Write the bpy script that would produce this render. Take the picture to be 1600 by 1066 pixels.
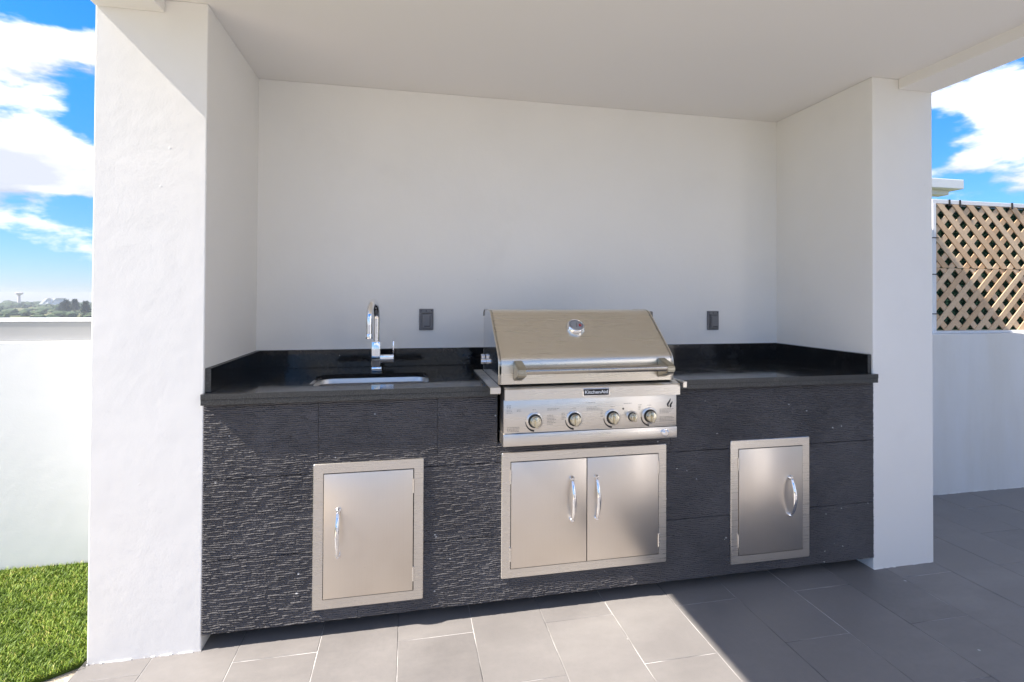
import bpy, bmesh, math, random
from mathutils import Vector, Matrix, noise
R = math.radians
random.seed(7)
sc = bpy.context.scene
for o in list(bpy.data.objects): bpy.data.objects.remove(o)

# ------------------------------------------------------------------ camera
cam_d = bpy.data.cameras.new('camera'); cam = bpy.data.objects.new('camera', cam_d)
sc.collection.objects.link(cam); sc.camera = cam
cam_d.sensor_width = 36.0; cam_d.lens = 795.7/1600*36
cam_d.shift_y = (457.0-533.0)/1600
cam_d.clip_start = 0.05; cam_d.clip_end = 6000
yaw, pitch, roll = 0.2012, 0.0106, 0.0048
fw = Vector((math.sin(yaw), math.cos(yaw), 0)); rt = Vector((math.cos(yaw), -math.sin(yaw), 0)); up = Vector((0,0,1))
fw, up = math.cos(pitch)*fw+math.sin(pitch)*up, math.cos(pitch)*up-math.sin(pitch)*fw
rt, up = math.cos(roll)*rt+math.sin(roll)*up, math.cos(roll)*up-math.sin(roll)*rt
m = Matrix((( rt.x, up.x, -fw.x), (rt.y, up.y, -fw.y), (rt.z, up.z, -fw.z))).to_4x4()
cam.matrix_world = Matrix.Translation((0.7325, -2.0621, 1.296)) @ m

# ------------------------------------------------------------------ sun and sky
SUN = Vector((1.0, 0.122, -1.046)).normalized()
sun_d = bpy.data.lights.new('sun', 'SUN'); sun = bpy.data.objects.new('sun', sun_d); sc.collection.objects.link(sun)
sun_d.energy = 2.8; sun_d.angle = R(0.5); sun_d.color = (1.0, 0.93, 0.84)
sun.location = (-5, -3, 8); sun.rotation_euler = SUN.to_track_quat('-Z', 'Y').to_euler()
SKY_STRENGTH = 0.07
CLOUD = 4.9
wd = bpy.data.worlds.new('World'); sc.world = wd; wd.use_nodes = True
wn, wl = wd.node_tree.nodes, wd.node_tree.links
bg = wn['Background']; bg.inputs[1].default_value = SKY_STRENGTH
sky = wn.new('ShaderNodeTexSky'); sky.sky_type = 'NISHITA'; sky.sun_disc = False
sky.sun_elevation = math.asin(-SUN.z); sky.sun_rotation = math.atan2(-SUN.x, -SUN.y)
sky.air_density = 1.0; sky.dust_density = 0.0; sky.ozone_density = 3.0
hs = wn.new('ShaderNodeHueSaturation'); hs.inputs['Saturation'].default_value = 1.1; hs.inputs['Value'].default_value = 1.0
tint = wn.new('ShaderNodeMixRGB'); tint.blend_type = 'MULTIPLY'; tint.inputs[0].default_value = 1.0; tint.inputs[2].default_value = (1, 1, 1, 1)
wl.new(sky.outputs[0], tint.inputs[1]); wl.new(tint.outputs[0], hs.inputs['Color'])
tc = wn.new('ShaderNodeTexCoord')
sx = wn.new('ShaderNodeSeparateXYZ'); wl.new(tc.outputs['Generated'], sx.inputs[0])
er = wn.new('ShaderNodeMapRange'); er.inputs['From Min'].default_value = 0.0; er.inputs['From Max'].default_value = 0.35; wl.new(sx.outputs['Z'], er.inputs['Value'])
tm = wn.new('ShaderNodeMixRGB'); wl.new(er.outputs[0], tm.inputs[0]); tm.inputs[1].default_value = (0.30, 0.35, 0.52, 1); tm.inputs[2].default_value = (0.36, 0.60, 0.84, 1)
wl.new(tm.outputs[0], tint.inputs[2])
def wmath(op, a, b=None, c=None):
    n = wn.new('ShaderNodeMath'); n.operation = op
    for i, v in enumerate((a, b, c)):
        if v is None: continue
        if isinstance(v, (int, float)): n.inputs[i].default_value = v
        else: wl.new(v, n.inputs[i])
    return n.outputs[0]
den = wmath('ADD', wmath('ABSOLUTE', sx.outputs['Z']), 0.75)
cv = wn.new('ShaderNodeCombineXYZ')
wl.new(wmath('DIVIDE', sx.outputs['X'], den), cv.inputs[0]); wl.new(wmath('DIVIDE', sx.outputs['Y'], den), cv.inputs[1])
wl.new(wmath('MULTIPLY', sx.outputs['Z'], 2.2), cv.inputs[2])
mp = wn.new('ShaderNodeMapping'); CL = (2.136571, 14.051710, 3.260210); mp.inputs['Location'].default_value = CL; wl.new(cv.outputs[0], mp.inputs[0])
def wnoise(scale, det, rough, vec):
    n = wn.new('ShaderNodeTexNoise'); n.inputs['Scale'].default_value = scale; n.inputs['Detail'].default_value = det
    n.inputs['Roughness'].default_value = rough; wl.new(vec, n.inputs['Vector']); return n.outputs['Fac']
n1 = wnoise(2.9, 11, 0.55, mp.outputs[0])
mp2 = wn.new('ShaderNodeMapping'); mp2.inputs['Location'].default_value = (CL[0]+0.03, CL[1]+0.01, CL[2]+0.09); wl.new(cv.outputs[0], mp2.inputs[0])
n2 = wnoise(2.9, 8, 0.55, mp2.outputs[0])
cov = wn.new('ShaderNodeMapRange'); cov.interpolation_type = 'SMOOTHSTEP'
cov.inputs['From Min'].default_value = 0.480; cov.inputs['From Max'].default_value = 0.550; hz = wn.new('ShaderNodeMapRange'); hz.inputs['From Min'].default_value = 0.02; hz.inputs['From Max'].default_value = 0.26; hz.inputs['To Min'].default_value = 0.055; hz.inputs['To Max'].default_value = 0.0
wl.new(sx.outputs['Z'], hz.inputs['Value']); wl.new(wmath('SUBTRACT', n1, hz.outputs[0]), cov.inputs['Value'])
shd = wn.new('ShaderNodeMapRange'); shd.inputs['From Min'].default_value = -0.07; shd.inputs['From Max'].default_value = 0.04
wl.new(wmath('SUBTRACT', n1, n2), shd.inputs['Value'])
thk = wn.new('ShaderNodeMapRange'); thk.inputs['From Min'].default_value = 0.53; thk.inputs['From Max'].default_value = 0.66
thk.inputs['To Min'].default_value = 1.0; thk.inputs['To Max'].default_value = 0.15; wl.new(n1, thk.inputs['Value'])
cc = wn.new('ShaderNodeMixRGB'); wl.new(wmath('MULTIPLY', shd.outputs[0], thk.outputs[0]), cc.inputs[0])
cc.inputs[1].default_value = (CLOUD*0.48, CLOUD*0.52, CLOUD*0.62, 1); cc.inputs[2].default_value = (CLOUD, CLOUD*0.985, CLOUD*0.955, 1)
mxw = wn.new('ShaderNodeMixRGB'); wl.new(cov.outputs[0], mxw.inputs[0]); wl.new(hs.outputs[0], mxw.inputs[1]); wl.new(cc.outputs[0], mxw.inputs[2])
wl.new(mxw.outputs[0], bg.inputs[0])
vs = sc.view_settings; vs.view_transform = 'Standard'; vs.look = 'None'; vs.exposure = 2.13; vs.gamma = 1.0; vs.use_curve_mapping = False
sc.render.engine = 'CYCLES'
sc.cycles.max_bounces = 8; sc.cycles.diffuse_bounces = 5; sc.cycles.glossy_bounces = 4
sc.cycles.sample_clamp_indirect = 6.0

# ------------------------------------------------------------------ materials
class Mat:
    def __init__(s, name, col=(0.8,0.8,0.8), rough=0.6, metal=0.0, spec=0.5):
        s.m = bpy.data.materials.new(name); s.m.use_nodes = True
        s.n, s.l = s.m.node_tree.nodes, s.m.node_tree.links
        s.b = s.n['Principled BSDF']
        s.b.inputs['Base Color'].default_value = (*col, 1); s.b.inputs['Roughness'].default_value = rough
        s.b.inputs['Metallic'].default_value = metal; s.b.inputs['Specular IOR Level'].default_value = spec
        s.pos = None
    def P(s, scale=(1,1,1), loc=(0,0,0)):
        if s.pos is None: s.pos = s.n.new('ShaderNodeNewGeometry').outputs['Position']
        mp = s.n.new('ShaderNodeMapping'); mp.inputs['Scale'].default_value = scale; mp.inputs['Location'].default_value = loc
        s.l.new(s.pos, mp.inputs[0]); return mp.outputs[0]
    def noise(s, scale, detail=4, rough=0.5, vec=None, dist=0):
        n = s.n.new('ShaderNodeTexNoise'); n.inputs['Scale'].default_value = scale; n.inputs['Detail'].default_value = detail
        n.inputs['Roughness'].default_value = rough; n.inputs['Distortion'].default_value = dist
        s.l.new(vec if vec is not None else s.P(), n.inputs['Vector']); return n.outputs['Fac']
    def ramp(s, v, pts):
        n = s.n.new('ShaderNodeValToRGB'); e = n.color_ramp.elements
        while len(e) < len(pts): e.new(0.5)
        for k, (p, c) in enumerate(pts):
            e[k].position = p; e[k].color = (*c, 1) if isinstance(c, tuple) else (c, c, c, 1)
        s.l.new(v, n.inputs[0]); return n.outputs[0]
    def rng(s, v, a, b, c, d):
        n = s.n.new('ShaderNodeMapRange'); s.l.new(v, n.inputs['Value'])
        for k, x in zip(('From Min','From Max','To Min','To Max'), (a,b,c,d)): n.inputs[k].default_value = x
        return n.outputs[0]
    def math(s, op, a, b):
        n = s.n.new('ShaderNodeMath'); n.operation = op
        for i, v in enumerate((a, b)):
            if isinstance(v, (int, float)): n.inputs[i].default_value = v
            else: s.l.new(v, n.inputs[i])
        return n.outputs[0]
    def mix(s, f, a, b, mode='MIX'):
        n = s.n.new('ShaderNodeMixRGB'); n.blend_type = mode
        for i, v in enumerate((f, a, b)):
            if isinstance(v, (int, float)): n.inputs[i].default_value = v
            elif isinstance(v, tuple): n.inputs[i].default_value = (*v, 1)
            else: s.l.new(v, n.inputs[i])
        return n.outputs[0]
    def set(s, k, v): s.l.new(v, s.b.inputs[k]); return s
    def bump(s, h, strength, dist):
        n = s.n.new('ShaderNodeBump'); n.inputs['Strength'].default_value = strength; n.inputs['Distance'].default_value = dist
        s.l.new(h, n.inputs['Height'])
        if s.b.inputs['Normal'].is_linked: s.l.new(s.b.inputs['Normal'].links[0].from_socket, n.inputs['Normal'])
        s.l.new(n.outputs[0], s.b.inputs['Normal']); return s
    def rand(s):
        return s.n.new('ShaderNodeObjectInfo').outputs['Random']

def stucco(name, col, stain=None, lumps=1.0):
    M = Mat(name, col, 0.75, spec=0.25)
    f = M.noise(1.3, 5, 0.6)
    base = M.mix(M.rng(f, 0.3, 0.75, 0, 1), tuple(c*0.94 for c in col), col)
    base = M.mix(M.rng(M.noise(2.6, 6, 0.7, M.P((1, 1, 1), (4, 2, 7))), 0.56, 0.78, 0, 0.16), base, tuple(c*0.72 for c in col))
    if stain:
        st = M.rng(M.noise(1.0, 5, 0.6, M.P((2.2, 2.2, 0.35))), 0.54, 0.76, 0, 0.35)
        base = M.mix(st, base, stain)
    M.set('Base Color', base)
    hf, hm = M.noise(150, 2, 0.6), M.noise(9, 4, 0.55)
    v = M.n.new('ShaderNodeTexVoronoi'); v.inputs['Scale'].default_value = 11; M.l.new(M.P((1,1,1)), v.inputs['Vector'])
    lump = M.rng(v.outputs['Distance'], 0.0, 0.075, 1, 0)
    gate = M.rng(M.noise(3.0, 2), 0.55, 0.60, 0, 1)
    hh = M.math('ADD', M.math('MULTIPLY', hf, 0.065), M.math('ADD', M.math('MULTIPLY', hm, 0.42), M.math('MULTIPLY', M.math('MULTIPLY', lump, gate), 0.5*lumps)))
    M.bump(hh, 1.0, 0.004)
    return M.m
m_wall = stucco('white_stucco', (0.855, 0.838, 0.805))
m_para = stucco('white_parapet_paint', (0.76, 0.76, 0.755))
m_paraR = stucco('stained_parapet_paint', (0.82, 0.81, 0.785), stain=(0.62, 0.56, 0.44))
m_cap = stucco('grey_coping_paint', (0.40, 0.40, 0.395))
m_house = stucco('neighbour_white', (0.78, 0.78, 0.80))
M = Mat('ceiling_paint', (0.83, 0.81, 0.785), 0.75, spec=0.2); M.bump(M.math('ADD', M.math('MULTIPLY', M.noise(120, 2, 0.6), 0.12), M.noise(4, 3)), 0.2, 0.006); m_ceil = M.m

# floor tile
M = Mat('floor_tile', (0.2,0.19,0.19), 0.5, spec=0.4)
r = M.rand()
f = M.noise(2.2, 6, 0.65); g = M.noise(45, 4, 0.7); s = M.noise(1.0, 4, 0.6, M.P((60, 3.0, 1)))
c = M.mix(M.rng(f, 0.3, 0.7, 0, 1), (0.162,0.151,0.145), (0.218,0.203,0.194))
c = M.mix(M.rng(g, 0.35, 0.7, 0, 0.35), c, (0.14,0.134,0.134))
c = M.mix(M.rng(r, 0, 1, 0, 0.38), c, (0.262,0.245,0.234))
v = M.n.new('ShaderNodeTexVoronoi'); v.inputs['Scale'].default_value = 7; M.l.new(M.P((1,1,0)), v.inputs['Vector'])
w = M.n.new('ShaderNodeSeparateColor'); M.l.new(v.outputs['Color'], w.inputs[0])
spk = M.math('MULTIPLY', M.math('LESS_THAN', M.math('ADD', v.outputs['Distance'], M.math('MULTIPLY', g, 0.05)), 0.070), M.math('GREATER_THAN', w.outputs[0], 0.55))
c = M.mix(M.math('MULTIPLY', spk, 0.75), c, (0.55,0.54,0.52))
sm = M.rng(M.noise(0.9, 5, 0.7, M.P((1.0, 2.4, 1))), 0.52, 0.72, 0, 0.30); c = M.mix(sm, c, (0.34,0.32,0.30))
M.set('Base Color', c); M.set('Roughness', M.rng(f, 0.3, 0.7, 0.42, 0.56)); M.bump(M.noise(260, 3, 0.6), 0.12, 0.0008); M.bump(s, 0.08, 0.001)
m_tile = M.m
M = Mat('grout', (0.3,0.29,0.28), 0.9, spec=0.2)
M.set('Base Color', M.ramp(M.noise(3.5, 4, 0.6), [(0.36, (0.08,0.077,0.077)), (0.47, (0.24,0.23,0.225)), (0.62, (0.60,0.58,0.56))])); m_grout = M.m
M = Mat('sand_mortar', (0.52,0.45,0.36), 0.95, spec=0.1)
M.set('Base Color', M.ramp(M.noise(25, 5, 0.7), [(0.3, (0.36,0.30,0.23)), (0.7, (0.62,0.55,0.45))])); M.bump(M.noise(60,4,0.7), 0.8, 0.01); m_sand = M.m
# turf
M = Mat('turf_blades', (0.12,0.2,0.03), 0.55, spec=0.3)
at = M.n.new('ShaderNodeAttribute'); at.attribute_name = 'tint'
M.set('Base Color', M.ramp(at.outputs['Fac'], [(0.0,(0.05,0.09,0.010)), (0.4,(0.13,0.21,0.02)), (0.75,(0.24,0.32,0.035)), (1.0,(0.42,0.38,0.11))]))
M.b.inputs['Subsurface Weight'].default_value = 0.0; m_turf = M.m
m_turfbase = Mat('turf_backing', (0.045,0.075,0.012), 0.9, spec=0.1).m

# cladding: split-ridge black porcelain
M = Mat('ridged_black_tile', (0.04,0.04,0.045), 0.62, spec=0.4)
fine = M.noise(420, 3, 0.7)
big = M.noise(3, 4, 0.6)
c = M.mix(M.rng(big, 0.3, 0.7, 0, 1), (0.056,0.053,0.056), (0.092,0.088,0.092))
c = M.mix(M.rng(fine, 0.62, 0.78, 0, 0.7), c, (0.16,0.155,0.16))
v = M.n.new('ShaderNodeTexVoronoi'); v.inputs['Scale'].default_value = 21; M.l.new(M.P((1,0.0,1.25)), v.inputs['Vector'])
w = M.n.new('ShaderNodeSeparateColor'); M.l.new(v.outputs['Color'], w.inputs[0])
spk = M.math('MULTIPLY', M.math('LESS_THAN', v.outputs['Distance'], 0.085), M.math('GREATER_THAN', w.outputs[0], 0.72))
c = M.mix(M.math('MULTIPLY', spk, 0.8), c, (0.5,0.5,0.5))
dust = M.rng(M.noise(7, 6, 0.75), 0.60, 0.80, 0, 0.3); c = M.mix(dust, c, (0.20,0.20,0.20))
M.set('Base Color', c); M.bump(fine, 0.5, 0.0015); m_clad = M.m
m_joint = Mat('grey_joint_grout', (0.16,0.16,0.165), 0.9).m
m_cavity_shade = Mat('painted_cavity_shade', (0.012,0.012,0.013), 0.95, spec=0.05).m  # near-black colour stands in for shade inside recesses

# granite
M = Mat('polished_black_granite', (0.006,0.006,0.007), 0.05, spec=0.5)
g1 = M.noise(300, 2, 0.7); g2 = M.noise(120, 3, 0.6)
c = M.mix(M.rng(g1, 0.60, 0.75, 0, 1), (0.008,0.008,0.009), (0.05,0.05,0.052)); c = M.mix(M.rng(g2, 0.68, 0.78, 0, 0.5), c, (0.09,0.09,0.09))
v = M.n.new('ShaderNodeTexVoronoi'); v.inputs['Scale'].default_value = 30; M.l.new(M.P(), v.inputs['Vector'])
w = M.n.new('ShaderNodeSeparateColor'); M.l.new(v.outputs['Color'], w.inputs[0])
c = M.mix(M.math('MULTIPLY', M.math('MULTIPLY', M.math('LESS_THAN', v.outputs['Distance'], 0.07), M.math('GREATER_THAN', w.outputs[0], 0.86)), 0.7), c, (0.5,0.5,0.48))
c = M.mix(M.rng(M.noise(5, 6, 0.75), 0.5, 0.8, 0, 0.10), c, (0.3,0.29,0.27))
M.set('Base Color', c); M.set('Roughness', M.rng(M.noise(6, 5, 0.7), 0.35, 0.75, 0.05, 0.17)); m_gran = M.m
M = Mat('honed_granite_edge', (0.03,0.03,0.03), 0.38, spec=0.5)
g1 = M.noise(220, 3, 0.7); g3 = M.noise(9, 5, 0.7)
c = M.mix(M.rng(g1, 0.42, 0.72, 0, 1), (0.016,0.017,0.018), (0.085,0.087,0.086)); c = M.mix(M.rng(g3, 0.6, 0.8, 0, 0.4), c, (0.30,0.30,0.27))
M.set('Base Color', c); M.bump(g1, 0.25, 0.001); m_edge = M.m

# steels
def steel(name, col, r0, r1, axis, aniso=0.0, bumpk=0.02, spots=True):
    M = Mat(name, col, 0.3, 1.0)
    sc_ = {'x': (1.2, 400, 400), 'z': (400, 400, 1.2)}[axis]
    st = M.noise(1.0, 3, 0.6, M.P(sc_)); cl = M.noise(5, 5, 0.6)
    M.set('Roughness', M.math('ADD', M.rng(st, 0.3, 0.7, r0, r1), M.rng(cl, 0.3, 0.7, -0.02, 0.03)))
    c = M.mix(M.rng(st, 0.3, 0.7, 0, 0.35), col, tuple(x*0.94 for x in col)); c = M.mix(M.rng(cl, 0.45, 0.75, 0, 0.25), c, tuple(x*y for x, y in zip(col, (0.92,0.86,0.78))))
    if spots:
        rs = M.rng(M.noise(38, 5, 0.75), 0.70, 0.78, 0, 0.55); c = M.mix(rs, c, (0.20,0.12,0.07))
    M.set('Base Color', c); M.bump(st, bumpk*1.5, 0.0004)
    return M.m
m_steel = steel('brushed_steel', (0.74,0.705,0.66), 0.24, 0.36, 'x')
m_lid = steel('lid_steel', (0.74,0.69,0.605), 0.24, 0.34, 'x', spots=False)
m_door = steel('door_steel', (0.76,0.70,0.635), 0.31, 0.37, 'z')
m_side = steel('polished_side_steel', (0.66,0.66,0.67), 0.06, 0.12, 'z', spots=False, bumpk=0.005)
m_sink = steel('sink_steel', (0.74,0.715,0.68), 0.36, 0.46, 'x', spots=False)
m_chrome = Mat('chrome', (0.86,0.86,0.88), 0.05, 1.0).m
m_bar = steel('handle_bar_steel', (0.44,0.415,0.375), 0.2, 0.28, 'x', spots=False)
m_brkt = Mat('dark_satin_bracket', (0.42,0.395,0.33), 0.3, 1.0).m
m_satin = Mat('satin_nickel', (0.66,0.62,0.50), 0.20, 1.0).m
m_black = Mat('black_enamel', (0.010,0.010,0.011), 0.35).m
m_print = Mat('printed_grey_ink', (0.17,0.16,0.145), 0.6).m
m_white = Mat('white_print', (0.85,0.85,0.85), 0.5).m
m_dial = Mat('dial_face', (0.30,0.30,0.31), 0.35, 0.0).m
m_red = Mat('red_dial_mark', (0.45,0.02,0.03), 0.4).m
M = Mat('grey_cast_cover', (0.17,0.17,0.18), 0.5, 0.2); M.bump(M.noise(300,2), 0.3, 0.0008); m_outlet = M.m
m_outl2 = Mat('groove_shade_and_screw', (0.03,0.03,0.033), 0.6).m  # near-black for painted groove shade, also for the screws
# lattice timber
M = Mat('cedar_lath', (0.5,0.36,0.26), 0.75, spec=0.25)
r = M.rand(); gr = M.noise(1.0, 4, 0.6, M.P((60,60,60)))
c = M.mix(r, (0.60,0.40,0.235), (0.74,0.56,0.375)); c = M.mix(M.rng(gr, 0.45, 0.8, 0, 0.45), c, (0.40,0.27,0.19))
M.set('Base Color', c); M.bump(gr, 0.2, 0.001); m_lath = M.m
M = Mat('artificial_ivy', (0.02,0.06,0.03), 0.5, spec=0.4); at = M.n.new('ShaderNodeAttribute'); at.attribute_name = 'tint'
M.set('Base Color', M.ramp(at.outputs['Fac'], [(0,(0.03,0.10,0.055)), (0.6,(0.07,0.20,0.10)), (1.0,(0.22,0.36,0.2))])); m_ivy = M.m
m_dark = Mat('dark_green_mesh', (0.03,0.085,0.05), 0.8).m
m_glass = Mat('dark_window_glass', (0.02,0.025,0.03), 0.04).m
m_rail = Mat('white_rail_paint', (0.78,0.78,0.78), 0.5).m
# far land
M = Mat('far_grass', (0.12,0.15,0.05), 0.95, spec=0.1); M.set('Base Color', M.ramp(M.noise(0.03,5,0.6), [(0.35,(0.08,0.095,0.035)), (0.65,(0.17,0.165,0.08))])); m_field = M.m
M = Mat('far_foliage', (0.05,0.08,0.03), 0.8, spec=0.15); M.set('Base Color', M.ramp(M.noise(0.08,5,0.65), [(0.3,(0.030,0.055,0.030)), (0.55,(0.062,0.092,0.040)), (0.75,(0.13,0.14,0.085))])); m_wood = M.m
M = Mat('pine_needles', (0.035,0.06,0.03), 0.8, spec=0.15); M.set('Base Color', M.ramp(M.noise(0.5,4,0.6), [(0.3,(0.065,0.09,0.065)), (0.7,(0.12,0.15,0.10))])); m_pine = M.m
m_bark = Mat('grey_bark', (0.12,0.10,0.08), 0.9).m
m_tower = Mat('pale_tower_paint', (0.62,0.55,0.52), 0.7).m
m_roofw = Mat('white_metal_roof', (0.82,0.83,0.85), 0.45).m

# ------------------------------------------------------------------ builders
C = sc.collection
def link(o, parent=None):
    C.objects.link(o)
    if parent is not None:
        o.parent = parent
        M_ = Matrix.Identity(4); q = parent
        while q is not None: M_ = q.matrix_basis @ M_; q = q.parent
        o.matrix_parent_inverse = M_.inverted() if parent.type == 'EMPTY' or parent.location.length > 0 else Matrix.Identity(4)
    return o
def tag(o, label=None, cat=None, group=None, kind=None):
    if label: o['label'] = label
    if cat: o['category'] = cat
    if group: o['group'] = group
    if kind: o['kind'] = kind
    return o
def thing(name, loc, label, cat, group=None):
    o = bpy.data.objects.new(name, None); o.empty_display_size = 0.1; o.location = loc; C.objects.link(o)
    return tag(o, label, cat, group)
def obj(name, bm, mat, parent=None, smooth=False, auto=None):
    bmesh.ops.recalc_face_normals(bm, faces=bm.faces)
    me = bpy.data.meshes.new(name); bm.to_mesh(me); bm.free()
    mats = mat if isinstance(mat, (list, tuple)) else [mat]
    for x in mats: me.materials.append(x)
    if smooth or auto is not None:
        for p in me.polygons: p.use_smooth = True
        if auto is not None: me.set_sharp_from_angle(angle=R(auto))
    o = bpy.data.objects.new(name, me); return link(o, parent)
def pydata(name, V, F, mat, parent=None, tint=None):
    me = bpy.data.meshes.new(name); me.from_pydata(V, [], F); me.materials.append(mat)
    if tint is not None:
        a = me.attributes.new('tint', 'FLOAT', 'POINT'); a.data.foreach_set('value', tint)
    o = bpy.data.objects.new(name, me); return link(o, parent)
def box(bm, x0, x1, y0, y1, z0, z1, bev=0.0, seg=2):
    t = bmesh.new(); bmesh.ops.create_cube(t, size=1.0)
    for v in t.verts:
        v.co = Vector(((x0+x1)/2+v.co.x*(x1-x0), (y0+y1)/2+v.co.y*(y1-y0), (z0+z1)/2+v.co.z*(z1-z0)))
    if bev: bmesh.ops.bevel(t, geom=t.edges[:], offset=bev, segments=seg, profile=0.5, affect='EDGES')
    me = bpy.data.meshes.new('tmp'); t.to_mesh(me); t.free(); bm.from_mesh(me); bpy.data.meshes.remove(me); return bm
def bx(*a, **k): return box(bmesh.new(), *a, **k)
def tube(bm, pts, rad, n=16, caps=True):
    pts = [Vector(p) for p in pts]; rads = rad if isinstance(rad, (list, tuple)) else [rad]*len(pts)
    rings = []; prev = None
    for i, p in enumerate(pts):
        d = (pts[min(i+1, len(pts)-1)]-pts[max(i-1, 0)]).normalized()
        if prev is None:
            a = Vector((0,0,1)) if abs(d.z) < 0.9 else Vector((1,0,0)); u = d.cross(a).normalized()
        else: u = (prev-d*prev.dot(d)).normalized()
        prev = u; w = d.cross(u)
        rings.append([bm.verts.new(p+(u*math.cos(2*math.pi*k/n)+w*math.sin(2*math.pi*k/n))*rads[i]) for k in range(n)])
    for a, b in zip(rings, rings[1:]):
        for k in range(n): bm.faces.new((a[k], a[(k+1)%n], b[(k+1)%n], b[k]))
    if caps: bm.faces.new(rings[0]); bm.faces.new(rings[-1])
    return bm
def lathe(prof, origin, axis, n=32):
    """prof: (distance along axis, radius)"""
    ax = Vector(axis).normalized(); o = Vector(origin)
    bm = bmesh.new(); return tube2(bm, [(o+ax*a, r) for a, r in prof], ax, n)
def tube2(bm, pr, ax, n):
    a = Vector((0,0,1)) if abs(ax.z) < 0.9 else Vector((1,0,0)); u = ax.cross(a).normalized(); w = ax.cross(u)
    rings = [[bm.verts.new(p+(u*math.cos(2*math.pi*k/n)+w*math.sin(2*math.pi*k/n))*max(r, 1e-4)) for k in range(n)] for p, r in pr]
    for A, B in zip(rings, rings[1:]):
        for k in range(n): bm.faces.new((A[k], A[(k+1)%n], B[(k+1)%n], B[k]))
    bm.faces.new(rings[0]); bm.faces.new(rings[-1]); return bm
def prism(bm, poly, fn, d0, d1):
    """poly in 2D, fn(u, v, d) -> 3D; extrude between d0 and d1"""
    A = [bm.verts.new(fn(u, v, d0)) for u, v in poly]; B = [bm.verts.new(fn(u, v, d1)) for u, v in poly]
    n = len(poly); bm.faces.new(A); bm.faces.new(B[::-1])
    for k in range(n): bm.faces.new((A[k], B[k], B[(k+1)%n], A[(k+1)%n]))
    return bm
def rrect(x0, x1, y0, y1, r, n=8):
    P = []
    for cx, cy, a in ((x1-r, y1-r, 0), (x0+r, y1-r, 90), (x0+r, y0+r, 180), (x1-r, y0+r, 270)):
        for k in range(n+1): t = R(a+90*k/n); P.append((cx+r*math.cos(t), cy+r*math.sin(t)))
    return P

W, D, H, HB = 2.932, 0.655, 2.378, 2.328
WL, WR = -0.365, 3.287
ZC, ZP = 0.94, 0.057          # counter top, bottom of cladding
YB = 0.90                     # back of pavilion
RF = -1.28                    # front edge of roof

# ------------------------------------------------------------------ the setting: terrace floor
fl = obj('terrace_floor', bx(-0.38, 7.2, -5.0, 1.4, -0.12, -0.0016), m_grout); tag(fl, kind='structure')
TW, TL, GAP = 0.2867, 0.575, 0.0027
def tile_mesh(w, l):
    me_o = obj('tile', bx(-w/2, w/2, -l/2, l/2, -0.010, 0.0, bev=0.0012, seg=1), m_tile, fl); return me_o
proto = None
meshes = {}
for i in range(-2, 20):
    x0 = 0.13+i*TW; x1 = x0+TW
    off = -0.085 if i % 2 == 0 else -0.085-TL/2
    a = max(x0, -0.378); b = x1
    if b-a < 0.03: continue
    for j in range(-6, 3):
        y0 = off+j*TL; y1 = y0+TL
        y1c = min(y1, 0.72)
        if y1c-y0 < 0.03: continue
        key = (round(b-a, 4), round(y1c-y0, 4))
        if key not in meshes:
            t = bx(-(b-a-GAP)/2, (b-a-GAP)/2, -(y1c-y0-GAP)/2, (y1c-y0-GAP)/2, -0.010, 0.0, bev=0.0011, seg=1)
            bmesh.ops.recalc_face_normals(t, faces=t.faces)
            me = bpy.data.meshes.new('tile'); t.to_mesh(me); t.free(); me.materials.append(m_tile); meshes[key] = me
        o = bpy.data.objects.new('tile', meshes[key]); o.location = ((a+b)/2, (y0+y1c)/2, random.uniform(-0.0006, 0.0006))
        C.objects.link(o); o.parent = fl
# turf bed to the left
tb = obj('turf_bed', bx(-6.0, -0.382, -5.0, 0.76, -0.12, -0.008), m_sand); tag(tb, kind='structure')
def in_turf(x, y): return y > -0.012-0.57*(-0.375-x)+0.012*noise.noise(Vector((x*14, 0, 0))) and x < -0.37
bm = bmesh.new()
prism(bm, [(-6.0, 0.76), (-6.0, -3.2), (-0.43, -0.03), (-0.385, 0.0), (-0.375, 0.76)], lambda u, v, d: (u, v, d), -0.006, 0.012)
tbase = obj('turf_backing', bm, m_turfbase, tb)
V, F, T = [], [], []
rg = random.Random(3)
cnt = 0
for k in range(105000):
    x = -0.375-1.45*rg.random(); y = -1.0+1.75*rg.random()
    if not in_turf(x, y): continue
    n0 = noise.noise(Vector((x*9, y*9, 1.0)))
    hgt = rg.uniform(0.010, 0.021); a = rg.uniform(0, 6.283); ln = rg.uniform(0.004, 0.018)
    lx, ly = math.cos(a+n0)*ln, math.sin(a+n0)*ln; wv = rg.uniform(0.0010, 0.0018); px, py = -math.sin(a)*wv, math.cos(a)*wv
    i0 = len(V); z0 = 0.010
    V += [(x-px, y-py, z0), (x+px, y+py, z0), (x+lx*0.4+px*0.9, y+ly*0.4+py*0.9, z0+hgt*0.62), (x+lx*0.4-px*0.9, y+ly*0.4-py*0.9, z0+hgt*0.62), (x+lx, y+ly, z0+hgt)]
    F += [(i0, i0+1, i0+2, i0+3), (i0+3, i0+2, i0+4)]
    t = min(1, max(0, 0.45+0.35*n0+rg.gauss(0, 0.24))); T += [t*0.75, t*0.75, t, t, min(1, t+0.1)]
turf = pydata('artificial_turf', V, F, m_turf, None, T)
tag(turf, 'bright green artificial turf blades beside the left column', 'turf', kind='stuff')

# far ground below the terrace
bm = bmesh.new(); bmesh.ops.create_circle(bm, cap_ends=True, radius=950, segments=96)
bmesh.ops.translate(bm, verts=bm.verts[:], vec=(0, 0, 0))
for v in bm.verts: v.co.z = -11.0
g = obj('ground', bm, m_field); tag(g, kind='structure')

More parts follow.
